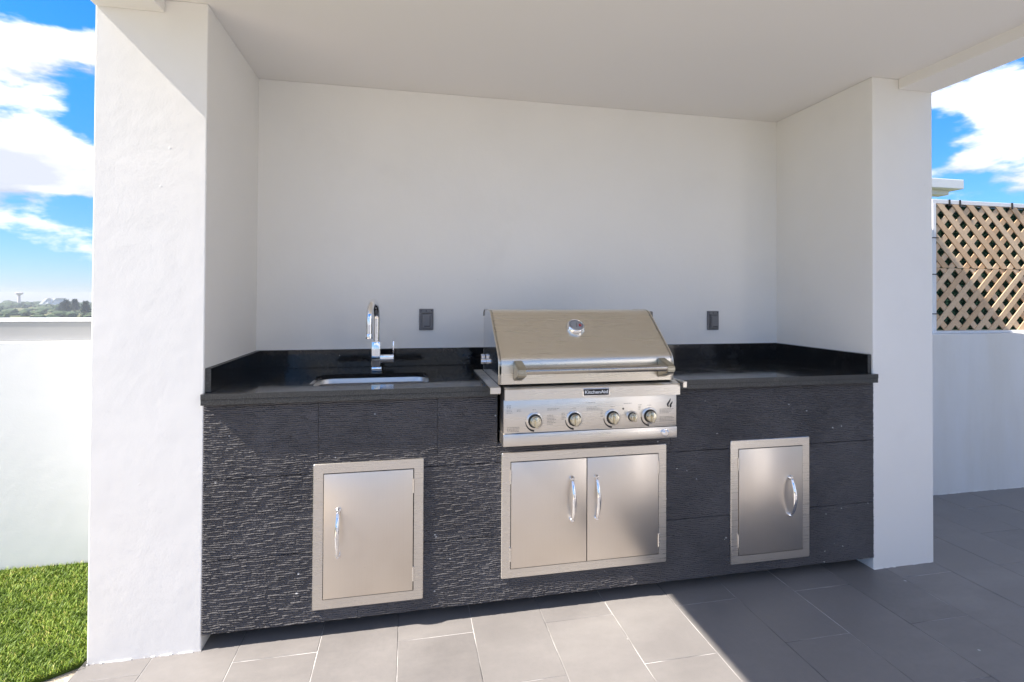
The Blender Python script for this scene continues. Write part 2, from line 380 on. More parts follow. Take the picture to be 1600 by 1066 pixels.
# ------------------------------------------------------------------ pavilion
pav = thing('kitchen_pavilion', (1.46, 0.4, 0), 'white stucco pavilion with flat roof framing the outdoor kitchen alcove', 'pavilion')
def wob(bm, amp=0.0015, sc_=3.0):
    return bm
obj('side_wall', bx(WL, 0.0, 0.0, YB, -0.05, H-0.0, bev=0.004), m_wall, pav)
obj('side_wall', bx(W, WR, 0.0, YB, -0.05, H-0.0, bev=0.004), m_wall, pav)
obj('back_wall', bx(0.0, W, D, YB-0.003, -0.05, H-0.001), m_wall, pav)
obj('roof', bx(WL, WR, RF, YB+0.002, H, 2.78, bev=0.003), m_ceil, pav)
obj('beam', bx(WL+0.001, -0.143, RF+0.002, -0.0005, HB, H+0.01, bev=0.003), m_ceil, pav)
obj('beam', bx(3.085, WR-0.001, RF+0.002, -0.0005, HB, H+0.01, bev=0.003), m_ceil, pav)
# ragged mortar at the wall feet
def mortar(x0, x1, y, seed, parent, name='mortar_bead'):
    bm = bmesh.new(); rr = random.Random(seed); x = x0
    while x < x1:
        w = rr.uniform(0.004, 0.022); d = rr.uniform(0.0008, 0.0045); h_ = rr.uniform(0.0012, 0.0038)
        if rr.random() < 0.5: box(bm, x, min(x+w, x1), y-d, y+0.004, -0.003, h_, bev=min(0.0009, h_*0.3), seg=1)
        x += w
    return tag(obj(name, bm, m_wall, parent), kind='stuff')
mortar(WL, 0.0, 0.0, 1, pav); mortar(W, WR, 0.0, 2, pav)

# ------------------------------------------------------------------ kitchen counter
kc = thing('kitchen_counter', (1.46, 0.3, 0), 'black ridged-tile kitchen counter with polished black granite top', 'counter')
GX0, GX1 = 1.094, 1.868       # grill cut-out
bm = bmesh.new()
box(bm, 0.002, GX0-0.002, 0.028, D-0.002, 0.075, 0.898); box(bm, GX1+0.002, W-0.002, 0.028, D-0.002, 0.075, 0.898)
box(bm, GX0-0.002, GX1+0.002, 0.028, D-0.002, 0.075, 0.69)
obj('carcass', bm, m_joint, kc)
obj('toe_kick', bx(0.002, W-0.002, 0.10, 0.13, -0.002, 0.08), m_cavity_shade, kc)  # board coloured near black, painting in the shade under the cladding
import numpy as np
rng_ = np.random.default_rng(5)
def relief_tile(x0, x1, z0, z1):
    nx = max(6, int((x1-x0)/0.0036)); nz = max(6, int((z1-z0)/0.0017))
    X, Z = np.meshgrid(np.linspace(x0, x1, nx), np.linspace(z0, z1, nz))
    ph = rng_.uniform(0, 6.28, 8)
    warp = 0.0016*np.sin(X*21+ph[0]+3*np.sin(Z*19+ph[1]))+0.0011*np.sin(X*57+ph[2]+Z*40)+0.0007*np.sin(X*131+ph[3]-Z*90)
    zz = (Z+warp)/0.0080; row = np.floor(zz).astype(int); fr = zz-row
    row -= row.min(); nr_ = row.max()+2; ns = 700
    hgt = 0.30+0.70*rng_.uniform(0, 1, (nr_, ns))
    seg = rng_.uniform(0.008, 0.040, (nr_, ns)).cumsum(1)+rng_.uniform(-0.05, 0, (nr_, 1))
    idx = np.zeros_like(row)
    for r_ in range(nr_):
        mk = row == r_
        if mk.any(): idx[mk] = np.clip(np.searchsorted(seg[r_], X[mk]-x0), 0, ns-1)
    h = hgt[row, idx]
    prof_ = np.clip(np.minimum(fr/0.5, (1-fr)/0.22), 0, 1)**0.8
    y = 0.0008-(0.0046*h+0.0004)*prof_+rng_.normal(0, 0.00034, X.shape)
    Xp = np.pad(X, 1, mode='edge'); Zp = np.pad(Z, 1, mode='edge'); Yp = np.pad(y, 1, constant_values=0.0268)
    V_ = np.stack([Xp, Yp, Zp], -1).reshape(-1, 3); n_ = nx+2
    i_ = (np.arange(nz+1)[:, None]*n_+np.arange(nx+1)[None, :]).reshape(-1)
    F_ = np.stack([i_, i_+1, i_+1+n_, i_+n_], -1)
    me = bpy.data.meshes.new('cladding_tile'); me.from_pydata(V_.tolist(), [], F_.tolist()); me.materials.append(m_clad)
    return link(bpy.data.objects.new('cladding_tile', me), kc)
rows = [(0.622, 0.899, [0.0, 0.40, 0.851, GX0]), (0.622, 0.899, [GX1, 2.385, W]), (0.622, 0.70, [GX0, 1.46, GX1]),
        (0.325, 0.62, [0.0, 0.60, 1.20, 1.80, 2.40, W]), (ZP, 0.323, [0.0, 0.55, 1.15, 1.822, 2.42, W])]
for z0, z1, xs in rows:
    for a, b in zip(xs, xs[1:]):
        relief_tile(a+0.0006, b-0.0006, z0+0.0004, z1-0.0004)
# countertop with grill notch and sink hole
def slab(name, z0, z1, outer, holes, mat, parent):
    bm = bmesh.new()
    for loop in [outer]+holes:
        vs_ = [bm.verts.new((x, y, z1)) for x, y in loop]
        for k in range(len(vs_)): bm.edges.new((vs_[k], vs_[(k+1) % len(vs_)]))
    bmesh.ops.triangle_fill(bm, edges=bm.edges[:], use_beauty=True)
    top = bm.faces[:]
    for f in top:
        if f.normal.z < 0: f.normal_flip()
    ret = bmesh.ops.extrude_face_region(bm, geom=top)
    for e in ret['geom']:
        if isinstance(e, bmesh.types.BMVert): e.co.z = z0
    o = obj(name, bm, mat, parent)
    for p in o.data.polygons:
        if abs(p.normal.z) < 0.5 and p.center.y < 0.0: p.material_index = 1
    return o
YF = -0.027
hole = rrect(0.340, 0.822, 0.080, 0.40, 0.065)
outer = [(-0.002, YF), (GX0-0.002, YF), (GX0-0.002, 0.52), (GX1+0.002, 0.52), (GX1+0.002, YF), (W+0.002, YF), (W+0.002, -0.001), (W-0.0005, -0.001), (W-0.0005, D-0.0005), (0.0005, D-0.0005), (0.0005, -0.001), (-0.002, -0.001)]
slab('countertop', 0.92, ZC, outer, [hole], [m_gran, m_edge], kc)
obj('edge_strip', bx(-0.002, GX0-0.002, YF+0.0008, -0.0012, 0.899, 0.9198, bev=0.001, seg=1), m_edge, kc)
obj('edge_strip', bx(GX1+0.002, W+0.002, YF+0.0008, -0.0012, 0.899, 0.9198, bev=0.001, seg=1), m_edge, kc)
ZS = 1.030
def splash(x0, x1, y0, y1, endy=False):
    o = obj('backsplash', bx(x0, x1, y0, y1, ZC+0.0005, ZS, bev=0.0012, seg=1), [m_gran, m_edge], kc)
    for p in o.data.polygons:
        if p.normal.z > 0.7 or (endy and p.normal.y < -0.7): p.material_index = 1
    return o
splash(0.0005, 0.0205, 0.008, D-0.021, True); splash(W-0.0205, W-0.0005, 0.008, D-0.021, True); splash(0.0005, W-0.0005, D-0.0205, D-0.0005)

for a in ((0.001, 0.0045, 0.010, D-0.022), (W-0.0045, W-0.001, 0.010, D-0.022), (0.001, W-0.001, D-0.0050, D-0.001)):
    obj('sealant', bx(a[0], a[1], a[2], a[3], ZS+0.0003, ZS+0.0035, bev=0.001, seg=1), m_rail, kc)

# ------------------------------------------------------------------ sink and faucet
sk = thing('undermount_sink', (0.59, 0.26, 0.76), 'stainless undermount sink bowl set in the black granite', 'sink')
bm = bmesh.new()
levels = [(0.012, 0.055, 0.9195), (0.0, 0.055, 0.9190), (-0.004, 0.055, 0.905), (-0.014, 0.055, 0.79), (-0.030, 0.05, 0.765), (-0.06, 0.04, 0.757)]
rings = []
for g_, r_, z_ in levels:
    rings.append([bm.verts.new((x, y, z_)) for x, y in rrect(0.337-g_, 0.825+g_, 0.077-g_, 0.403+g_, r_+g_*0.5)])
for A, B in zip(rings, rings[1:]):
    for k in range(len(A)): bm.faces.new((A[k], A[(k+1) % len(A)], B[(k+1) % len(A)], B[k]))
bm.faces.new(rings[-1])
obj('bowl', bm, m_sink, sk, auto=50)
obj('drain', lathe([(0,0.045),(0.003,0.045),(0.004,0.04),(0.002,0.03)], (0.593,0.26,0.757), (0,0,1)), m_chrome, sk, auto=40)

fc = thing('faucet', (0.585, 0.46, ZC), 'chrome gooseneck faucet with side lever behind the sink', 'faucet')
FX, FY = 0.588, 0.46
obj('base', bx(FX-0.023, FX+0.023, FY-0.023, FY+0.023, ZC+0.0003, 0.964, bev=0.003), m_chrome, fc, auto=40)
bm = bmesh.new()
box(bm, FX-0.025, FX+0.017, FY-0.022, FY+0.022, 0.966, 1.085, bev=0.004, seg=3)
obj('body', bm, m_chrome, fc, auto=40)
obj('valve_arm', bx(FX+0.012, FX+0.080, FY-0.020, FY+0.020, 0.983, 1.020, bev=0.004, seg=3), m_chrome, fc, auto=40)
obj('lever', bx(FX+0.074, FX+0.080, FY-0.012, FY+0.012, 1.0205, 1.085, bev=0.0015), m_chrome, fc, auto=40)
pts = [(FX-0.002, FY, 1.08), (FX-0.002, FY, 1.13), (FX-0.002, FY, 1.19)]
for k in range(1, 19):
    t = math.pi*k/18; pts.append((FX-0.002-0.022*(1-math.cos(t))/2, FY-0.085*(1-math.cos(t)), 1.19+0.085*math.sin(t)))
pts += [(FX-0.024, FY-0.17, 1.16), (FX-0.024, FY-0.17, 1.12)]
obj('gooseneck', tube(bmesh.new(), pts, 0.0148, 24), m_chrome, fc, auto=50)
obj('aerator', lathe([(0,0.0155),(0.004,0.0160),(0.02,0.0160),(0.022,0.0150)], (FX-0.024, FY-0.17, 1.111), (0,0,1)), m_chrome, fc, auto=40)

# ------------------------------------------------------------------ outlets
def outlet(x, z, label, flip):
    t = thing('outlet_cover', (x, D, z), label, 'outlet', 'weatherproof outlets on the alcove back wall')
    w, h = 0.037, 0.056; y = D
    obj('plate', bx(x-w, x+w, y-0.010, y-0.0005, z-h, z+h, bev=0.003), m_outlet, t)
    lidp = obj('flip_lid', bx(x-w*0.62, x+w*0.78, y-0.024, y-0.0102, z-h*0.82, z+h*0.55, bev=0.004), m_outlet, t)
    bm = bmesh.new()
    s_ = flip
    box(bm, x+s_*w*0.50-0.0015, x+s_*w*0.50+0.0015, y-0.0252, y-0.0235, z-h*0.62, z+h*0.38); box(bm, x-w*0.30, x+w*0.50, y-0.0253, y-0.0236, z-h*0.66, z-h*0.58)
    obj('painted_lid_groove', bm, m_outl2, lidp)  # raised dark strips painted as the shade of a groove
    obj('hinge', tube(bmesh.new(), [(x-w*0.7, y-0.013, z+h*0.64), (x+w*0.8, y-0.013, z+h*0.64)], 0.0045, 10), m_outlet, t)
    for sx_, sz_ in ((0, 0.80), (-0.75, 0.82), (0.75, 0.82)):
        obj('screw', lathe([(0,0.0035),(0.0015,0.003)], (x+sx_*w, y-0.0100, z+sz_*h), (0,-1,0), 10), m_outl2, t)
outlet(0.827, 1.180, 'grey weatherproof outlet on the back wall between faucet and grill', 1)
outlet(2.497, 1.168, 'grey weatherproof outlet on the back wall right of the grill', -1)

# ------------------------------------------------------------------ access doors
def handle_bm(x, z0, z1, y):
    bm = bmesh.new(); n = 14; pts, rad = [], []
    for k in range(n+1):
        t = k/n; pts.append((x, y-0.030*math.sin(math.pi*t)**0.75-0.004, z0+(z1-z0)*t)); rad.append(0.0052+0.0042*math.sin(math.pi*t))
    tube(bm, pts, rad, 14)
    return bm
def access_door(name, x0, x1, z0, z1, leaves, label, cat='cabinet door'):
    """leaves: list of (x0, x1, handle_x, hinge_x)"""
    t = thing(name, ((x0+x1)/2, 0.0, z0), label, cat)
    fy = -0.0078; bw = 0.037
    bm = bmesh.new()
    O = rrect(x0, x1, z0, z1, 0.006, 3); I = rrect(x0+bw, x1-bw, z0+bw, z1-bw, 0.0008, 3)
    def ring(loop, y): return [bm.verts.new((u, y, v)) for u, v in loop]
    o0, o1, o2 = ring(O, 0.002), ring(O, fy+0.002), ring(rrect(x0+0.002, x1-0.002, z0+0.002, z1-0.002, 0.005, 3), fy)
    i1, i0 = ring(I, fy), ring(I, 0.002)
    n = len(O)
    for A, B in ((o0, o1), (o1, o2), (o2, i1), (i1, i0)):
        for k in range(n): bm.faces.new((A[k], A[(k+1) % n], B[(k+1) % n], B[k]))
    obj('frame', bm, m_steel, t, auto=35)
    obj('painted_cavity', bx(x0+bw*0.8, x1-bw*0.8, -0.0030, 0.0019, z0+bw*0.8, z1-bw*0.8), m_cavity_shade, t)  # solid dark sheet painted as shade in the gaps round the leaves
    for a, b, hx, gx in leaves:
        z_0, z_1 = z0+bw+0.003, z1-bw-0.003
        lf = obj('door_leaf', bx(a, b, fy-0.0030, -0.0034, z_0, z_1, bev=0.0015), m_door, t, auto=35)
        zc = (z_0+z_1)/2+DZ
        hd = obj('handle', handle_bm(hx, zc-0.088, zc+0.088, fy-0.0035), m_chrome, lf, smooth=True)
        for s_ in (-1, 1):
            obj('handle_mount', lathe([(0,0.0115),(0.004,0.0115),(0.008,0.009),(0.013,0.006)], (hx, fy-0.0036, zc+s_*0.086), (0,-1,0), 16), m_chrome, lf, auto=40)
        for s_ in (-1, 1):
            zz = (z_0+z_1)/2+s_*(z_1-z_0)*0.365
            obj('hinge', tube(bmesh.new(), [(gx, fy-0.002, zz-0.028), (gx, fy-0.002, zz+0.028)], 0.0042, 12), m_steel, lf, auto=40)
    return t
DZ = 0.012
access_door('access_door', 0.383, 0.798, 0.104, 0.658, [(0.4225, 0.7575, 0.476, 0.7595)], 'single stainless access door under the sink, sunlit and hinged right')
DZ = 0.05
access_door('double_access_door', 1.112, 1.845, 0.147, 0.660, [(1.1515, 1.4765, 1.411, 1.1495), (1.4795, 1.8055, 1.519, 1.8075)], 'stainless double access doors below the grill')
DZ = 0.012
access_door('access_door', 2.160, 2.570, 0.100, 0.656, [(2.1995, 2.5305, 2.462, 2.1975)], 'single stainless access door in shade by the right column, hinged left')

# ------------------------------------------------------------------ grill
gr = thing('built_in_grill', (1.48, 0.2, 0.70), 'stainless built-in gas grill with closed hood and five knobs', 'grill')
GL, GR = 1.106, 1.854
CY = -0.075                    # control panel plane
obj('control_panel', bx(GL, GR, CY, 0.02, 0.756, 0.889, bev=0.002), m_steel, gr, auto=35)
obj('drip_tray_front', bx(GL-0.002, GR, CY-0.006, 0.02, 0.706, 0.7545, bev=0.003), m_steel, gr, auto=35)
obj('firebox', bx(GL+0.006, GR-0.006, 0.0205, 0.50, 0.70, 0.935), m_side, gr)
# fascia with sloped top ledge
bm = bmesh.new()
prism(bm, [(CY-0.012, 0.8895), (CY-0.012, 0.932), (CY-0.008, 0.936), (-0.045, 0.946), (0.03, 0.946), (0.03, 0.8895)], lambda u, v, d: (d, u, v), GL+0.002, GR+0.010)
obj('fascia', bm, m_steel, gr)
# drop-in flange at each side
def flange(x0, x1):
    bm = bmesh.new(); box(bm, x0, x1, -0.105, 0.40, 0.9405, 0.9465, bev=0.001, seg=1); box(bm, x0, x1, -0.108, -0.102, 0.922, 0.9468, bev=0.001, seg=1)
    return obj('side_flange', bm, m_steel, gr)
flange(1.047, 1.0885); flange(1.868, 1.884)
# hood
prof = [(-0.060, 0.949), (-0.061, 0.99), (-0.061, 1.022)]
for k in range(1, 9):
    t = k/8; a = R(0+50*t); prof.append((-0.061+0.055*(1-math.cos(a)), 1.022+0.055*math.sin(a)))
y_, z_ = prof[-1]
prof += [(y_+(0.150-y_)*0.5, z_+(1.227-z_)*0.5), (0.150, 1.227), (0.160, 1.234), (0.175, 1.239), (0.195, 1.2405), (0.33, 1.2405), (0.352, 1.232), (0.36, 1.21), (0.36, 0.949)]
LX0, LX1 = 1.089, 1.845
bm = bmesh.new()
A = [bm.verts.new((LX0, u, v)) for u, v in prof]; B = [bm.verts.new((LX1, u, v)) for u, v in prof]
for k in range(len(prof)-1): bm.faces.new((A[k], A[k+1], B[k+1], B[k]))
hood = obj('hood', bm, m_lid, gr, auto=40)
def inset(prof, d):
    return [(u+(d if u < 0.1 else -d if u > 0.3 else 0), v-(d if v > 1.0 else 0)) for u, v in prof]
bm = bmesh.new(); prism(bm, prof, lambda u, v, d: (d, u, v), LX0+0.0003, LX0+0.010); obj('hood_side', bm, m_side, hood)
bm = bmesh.new(); prism(bm, prof, lambda u, v, d: (d, u, v), LX1-0.010, LX1-0.0003); obj('hood_side', bm, m_side, hood)
# rolled rim round the hood sides
for x in (LX0, LX1):
    bm = bmesh.new(); tube(bm, [(x, u, v) for u, v in prof[:-1]], 0.0028, 8); obj('hood_rim', bm, m_lid, hood, smooth=True)
obj('hinge_tab', bx(1.846, 1.872, 0.17, 0.20, 1.195, 1.235, bev=0.006), m_print, hood)
obj('hinge_bracket', bx(1.070, 1.0885, 0.30, 0.33, 0.985, 1.03, bev=0.004), m_side, hood)
obj('hinge_pin', tube(bmesh.new(), [(1.066, 0.29, 1.0), (1.0885, 0.29, 1.0)], 0.011, 16), m_chrome, hood, auto=40)
# handle
HZ, HY = 1.010, -0.132
hb = obj('handle', tube(bmesh.new(), [(1.165, HY, HZ), (1.79, HY, HZ)], 0.0132, 24), m_bar, hood, auto=40)
for x0, x1, s_ in ((1.148, 1.184, 1), (1.773, 1.809, -1)):
    bm = bmesh.new()
    pr = [(-0.0605, 0.962), (-0.0605, 1.044), (HY-0.002, 1.026), (HY-0.015, 1.016), (HY-0.015, 0.998), (HY-0.004, 0.988)]
    prism(bm, pr, lambda u, v, d: (d, u, v), x0, x1); bmesh.ops.bevel(bm, geom=bm.edges[:], offset=0.003, segments=2, affect='EDGES')
    obj('handle_bracket', bm, m_brkt, hb, auto=40)
# thermometer on the slope
pA, pB = Vector((0, prof[10][0], prof[10][1])), Vector((0, 0.150, 1.227))
sl = (pB-pA).normalized(); nr = Vector((0, -sl.z, sl.y))
ctr = Vector((1.452, 0, 0))+pA+sl*((1.163-pA.z)/sl.z)
th = obj('thermometer', lathe([(0.0002,0.043),(0.008,0.043),(0.012,0.041),(0.020,0.038),(0.022,0.036),(0.0225,0.033),(0.0205,0.032)], ctr, nr, 40), m_chrome, hood, auto=30)
obj('dial', lathe([(0.0206,0.0322),(0.0209,0.0322)], ctr, nr, 40), m_dial, th)
def onface(u, v, h): return ctr+Vector((1,0,0))*u+sl*v+nr*h
bm = bmesh.new()
for k in range(28):
    a = R(210-k*240/27); c_, s_ = math.cos(a), math.sin(a); L = 0.0045 if k % 3 else 0.008
    prism(bm, [(0.029*c_-0.0005*s_, 0.029*s_+0.0005*c_), ((0.029-L)*c_-0.0005*s_, (0.029-L)*s_+0.0005*c_), ((0.029-L)*c_+0.0005*s_, (0.029-L)*s_-0.0005*c_), (0.029*c_+0.0005*s_, 0.029*s_-0.0005*c_)], onface, 0.0209, 0.0212)
tag(obj('dial_marks', bm, m_black, th), kind='stuff')
bm = bmesh.new(); prism(bm, [(-0.001, -0.012), (0.001, -0.0125), (0.0045, 0.013), (0.0035, 0.0135)], onface, 0.0214, 0.0219); obj('needle', bm, m_black, th)
bm = bmesh.new(); prism(bm, [(0.011, -0.010), (0.021, -0.009), (0.024, -0.001), (0.019, 0.008), (0.0125, 0.004)], onface, 0.0211, 0.0214); obj('red_zone', bm, m_red, th)
# badge and lettering
FYF = CY-0.012
def text_mesh(s, size, bold=0.0):
    cu = bpy.data.curves.new('t', 'FONT'); cu.body = s; cu.size = size; cu.align_x = 'CENTER'; cu.align_y = 'CENTER'; cu.extrude = 0.0004; cu.offset = bold
    o = bpy.data.objects.new('t', cu); C.objects.link(o); dg = bpy.context.evaluated_depsgraph_get(); dg.update()
    me = bpy.data.meshes.new_from_object(o.evaluated_get(dg)); bpy.data.objects.remove(o); return me
bcx, bcz = 1.488, 0.9125
bdg = obj('badge', bx(bcx-0.058, bcx+0.058, FYF-0.003, FYF-0.0002, bcz-0.016, bcz+0.016, bev=0.001), m_chrome, gr)
obj('badge_plate', bx(bcx-0.054, bcx+0.054, FYF-0.0036, FYF-0.0029, bcz-0.0125, bcz+0.0125), m_black, bdg)
me = text_mesh('KitchenAid', 0.0190, 0.00025); me.materials.append(m_white)
xs_ = [v.co.x for v in me.vertices]; kx = 0.098/(max(xs_)-min(xs_))
for v in me.vertices: v.co = Vector((bcx+(v.co.x-(max(xs_)+min(xs_))/2)*kx, FYF-0.0042-v.co.z, bcz+v.co.y+0.0005))
link(bpy.data.objects.new('brand_lettering', me), bdg)
# flame emblem
fx, fz = 1.823, 0.851
bm = bmesh.new()
P1 = [(-0.012,-0.010),(-0.0135,-0.002),(-0.009,0.006),(-0.003,0.012),(0.003,0.022),(0.0035,0.014),(0.000,0.006),(-0.004,0.000),(-0.006,-0.006),(-0.004,-0.013),(-0.009,-0.014)]
P2 = [(0.001,-0.018),(-0.0015,-0.010),(0.001,-0.003),(0.006,0.003),(0.0125,0.009),(0.0125,0.002),(0.009,-0.002),(0.0075,-0.007),(0.008,-0.013),(0.005,-0.016)]
for P_ in (P1, P2): prism(bm, P_, lambda u, v, d: (fx+u, d, fz+v), CY-0.0008, CY+0.001)
obj('flame_emblem', bm, m_black, gr)
# knobs
def knob(x, z, r_):
    kb = obj('knob', lathe([(0.0068,r_*0.86),(0.016,r_*0.84),(0.026,r_*0.78),(0.029,r_*0.70),(0.030,r_*0.5)], (x, CY, z), (0,-1,0), 32), m_satin, gr, auto=35)
    obj('bezel', lathe([(-0.0005,r_*1.32),(0.003,r_*1.30),(0.006,r_*1.14),(0.0062,r_*1.04)], (x, CY, z), (0,-1,0), 36), m_steel, kb, auto=35)
    obj('painted_shadow_ring', lathe([(0.0050,r_*1.06),(0.0068,r_*1.06)], (x, CY, z), (0,-1,0), 36), m_black, kb)  # black disc stands in for the shade between knob and bezel
    bm = bmesh.new(); box(bm, x-r_*0.24, x+r_*0.24, CY-0.041, CY-0.024, z-r_*0.80, z+r_*0.80, bev=r_*0.12); obj('grip', bm, m_satin, kb, auto=40)
    bm = bmesh.new(); n = 16
    for k in range(n):
        a0, a1 = R(185+82*k/n), R(185+82*(k+1)/n); w0, w1 = 0.002+0.006*k/n, 0.002+0.006*(k+1)/n; ri = r_*1.38
        prism(bm, [(ri*math.cos(a0), ri*math.sin(a0)), ((ri+w0)*math.cos(a0), (ri+w0)*math.sin(a0)), ((ri+w1)*math.cos(a1), (ri+w1)*math.sin(a1)), (ri*math.cos(a1), ri*math.sin(a1))], lambda u, v, d: (x+u, d, z+v), CY-0.0009, CY+0.001)
    if r_ > 0.022: obj('heat_arc', bm, m_black, kb)
    else: bm.free()
KZ = 0.8035
for x in (1.233, 1.399, 1.564, 1.730): knob(x, KZ, 0.0265)
knob(1.650, KZ, 0.0185)
obj('igniter_button', lathe([(-0.0005,0.016),(0.004,0.0155),(0.005,0.012),(0.012,0.0115),(0.014,0.009)], (1.798, CY-0.006, 0.731), (0,-1,0), 24), m_chrome, gr, auto=35)
# illegible small print round the knobs
bm = bmesh.new(); rr = random.Random(11)
def lines(x0, x1, z, n, dz, frac=1.0):
    for k in range(n):
        x = x0; xe = x0+(x1-x0)*rr.uniform(0.6, 1.0)*frac
        while x < xe:
            w_ = rr.uniform(0.004, 0.011); prism(bm, [(x, z-k*dz), (min(x+w_, xe), z-k*dz), (min(x+w_, xe), z-k*dz+0.0016), (x, z-k*dz+0.0016)], lambda u, v, d: (u, d, v), CY-0.0005, CY+0.001); x += w_+0.0022
for (x0, x1, z, n, dz) in ((1.118, 1.142, 0.866, 6, 0.0058), (1.160, 1.186, 0.848, 2, 0.005), (1.120, 1.185, 0.779, 4, 0.0052), (1.285, 1.350, 0.848, 2, 0.005), (1.285, 1.322, 0.822, 7, 0.006), (1.345, 1.360, 0.828, 5, 0.006),
                           (1.450, 1.490, 0.866, 1, 0.006), (1.452, 1.512, 0.848, 3, 0.0055), (1.512, 1.526, 0.838, 6, 0.006), (1.615, 1.672, 0.858, 1, 0.005), (1.680, 1.694, 0.850, 4, 0.006), (1.776, 1.845, 0.828, 4, 0.0055), (1.776, 1.845, 0.795, 4, 0.0055)):
    lines(x0, x1, z, n, dz)
for x in (1.233, 1.399, 1.564, 1.730): lines(x-0.009, x+0.011, KZ+0.043, 1, 0.005)
tag(obj('printed_legend', bm, m_print, gr), kind='stuff')
obj('indicator_dot', lathe([(-0.0003,0.004),(0.0008,0.004)], (1.612, CY, 0.837), (0,-1,0), 12), m_black, gr)

# ------------------------------------------------------------------ parapets
pl = thing('parapet_wall', (-1.6, 0.85, 0), 'low bright white parapet wall behind the turf at the left', 'wall')
obj('wall', bx(-9.0, WL-0.0, 0.765, 1.15, -0.1, 1.076, bev=0.006), m_para, pl)
obj('coping', bx(-9.0, WL-0.0, 0.80, 1.12, 1.0765, 1.168, bev=0.003), m_cap, pl)
obj('cap_edge', bx(-9.0, WL-0.0, 0.797, 1.123, 1.1685, 1.177, bev=0.002), m_rail, pl)
pr_ = thing('parapet_wall', (5.2, 0.8, 0), 'stained white parapet wall under the wooden lattice at the right', 'wall')
obj('wall', bx(WR, 9.0, 0.70, 0.88, -0.1, 1.066, bev=0.004), m_paraR, pr_)
mortar(3.9, 5.4, 0.70, 5, pr_)
# unseen rear parapet behind the camera, added only for reflections
pb = thing('parapet_wall', (1, -5.1, 0), 'unseen white parapet wall added behind the viewpoint for reflections', 'wall')
obj('wall', bx(-9.0, 9.0, -5.25, -5.001, -0.1, 1.10, bev=0.006), m_para, pb)

# ------------------------------------------------------------------ lattice
LXa, LXb, LY = 4.272, 5.75, 0.775
lt = thing('lattice_fence', (4.9, LY, 1.08), 'tan wooden diagonal lattice fence backed with green ivy on the right parapet', 'fence')
def clip(poly, x0, x1, z0, z1):
    for ax, val, sgn in ((0, x0, 1), (0, x1, -1), (1, z0, 1), (1, z1, -1)):
        out = []
        for k in range(len(poly)):
            a, b = poly[k], poly[(k+1) % len(poly)]; da, db = sgn*(a[ax]-val), sgn*(b[ax]-val)
            if da >= 0: out.append(a)
            if da*db < 0:
                t = da/(da-db); out.append((a[0]+(b[0]-a[0])*t, a[1]+(b[1]-a[1])*t))
        poly = out
        if len(poly) < 3: return []
    return poly
LW, LP = 0.0395, 0.0905
def laths(z0, z1, sgn, ya, yb, ph):
    # sgn +1: "/" ; -1: "\"
    px = LP*math.sqrt(2); hw = LW/math.sqrt(2); k = -12
    while True:
        xc = LXa+ph+k*px; k += 1
        if xc-2 > LXb: break
        zm = z0
        q = [(xc-hw, zm-0.2), (xc+hw, zm-0.2), (xc+hw+sgn*1.0, zm+0.8), (xc-hw+sgn*1.0, zm+0.8)]
        j = random.uniform(-0.003, 0.003)
        q = [(a+j, b) for a, b in q]
        P_ = clip(q, LXa, LXb, z0, z1)
        if len(P_) < 3: continue
        ar = abs(sum(P_[i][0]*P_[(i+1) % len(P_)][1]-P_[(i+1) % len(P_)][0]*P_[i][1] for i in range(len(P_))))/2
        if ar < 0.0004: continue
        bm = bmesh.new(); prism(bm, P_, lambda u, v, d: (u, d, v), ya, yb); obj('lath', bm, m_lath, lt)
ZM = 1.515
laths(ZM+0.001, 1.955, -1, LY-0.0065, LY-0.0005, 0.03); laths(ZM+0.001, 1.955, 1, LY, LY+0.006, 0.06)
laths(1.085, ZM-0.001, 1, LY-0.0065, LY-0.0005, 0.02); laths(1.085, ZM-0.001, -1, LY, LY+0.006, 0.05)
obj('top_rail', bx(LXa-0.03, LXb, LY-0.006, LY+0.06, 1.957, 1.985, bev=0.002), m_rail, lt)
obj('bottom_rail', bx(LXa-0.03, LXb, LY-0.014, LY+0.05, 1.0665, 1.084, bev=0.002), m_rail, lt)
obj('end_post', bx(LXa-0.03, LXa-0.002, LY-0.008, LY+0.05, 1.0845, 1.956, bev=0.002), m_rail, lt)
for x, z in ((4.38, 1.97), (4.47, 1.97), (4.93, 1.97)):
    obj('cable_tie', bx(x-0.003, x+0.003, LY-0.016, LY+0.064, z-0.03, z+0.017, bev=0.001, seg=1), m_black, lt)
for z in (1.72, 1.47, 1.20): obj('cable_tie', bx(LXa-0.034, LXa+0.012, LY-0.014, LY+0.02, z-0.003, z+0.003, bev=0.001, seg=1), m_black, lt)
obj('backing_mesh', bx(LXa, LXb, LY+0.052, LY+0.056, 1.085, 1.955), m_dark, lt)
V, F, T = [], [], []
for k in range(9000):
    p = Vector((rg.uniform(LXa+0.01, LXb), LY+rg.uniform(0.014, 0.05), rg.uniform(1.09, 1.95)))
    d1 = Vector((rg.gauss(0,1), rg.gauss(0,0.45), rg.gauss(0,1))).normalized(); d2 = d1.cross(Vector((rg.gauss(0,0.5), -1, rg.gauss(0,0.5)))).normalized()
    L_ = rg.uniform(0.007, 0.014); i0 = len(V); q = [p-d1*L_, p+d2*L_*0.42, p+d1*L_, p-d2*L_*0.42]
    V += [(a.x, max(a.y, LY+0.0095), a.z) for a in q]; F.append((i0, i0+1, i0+2, i0+3)); t = rg.random()**2; T += [t]*4
lv = pydata('ivy_leaves', V, F, m_ivy, lt, T); lv['kind'] = 'stuff'

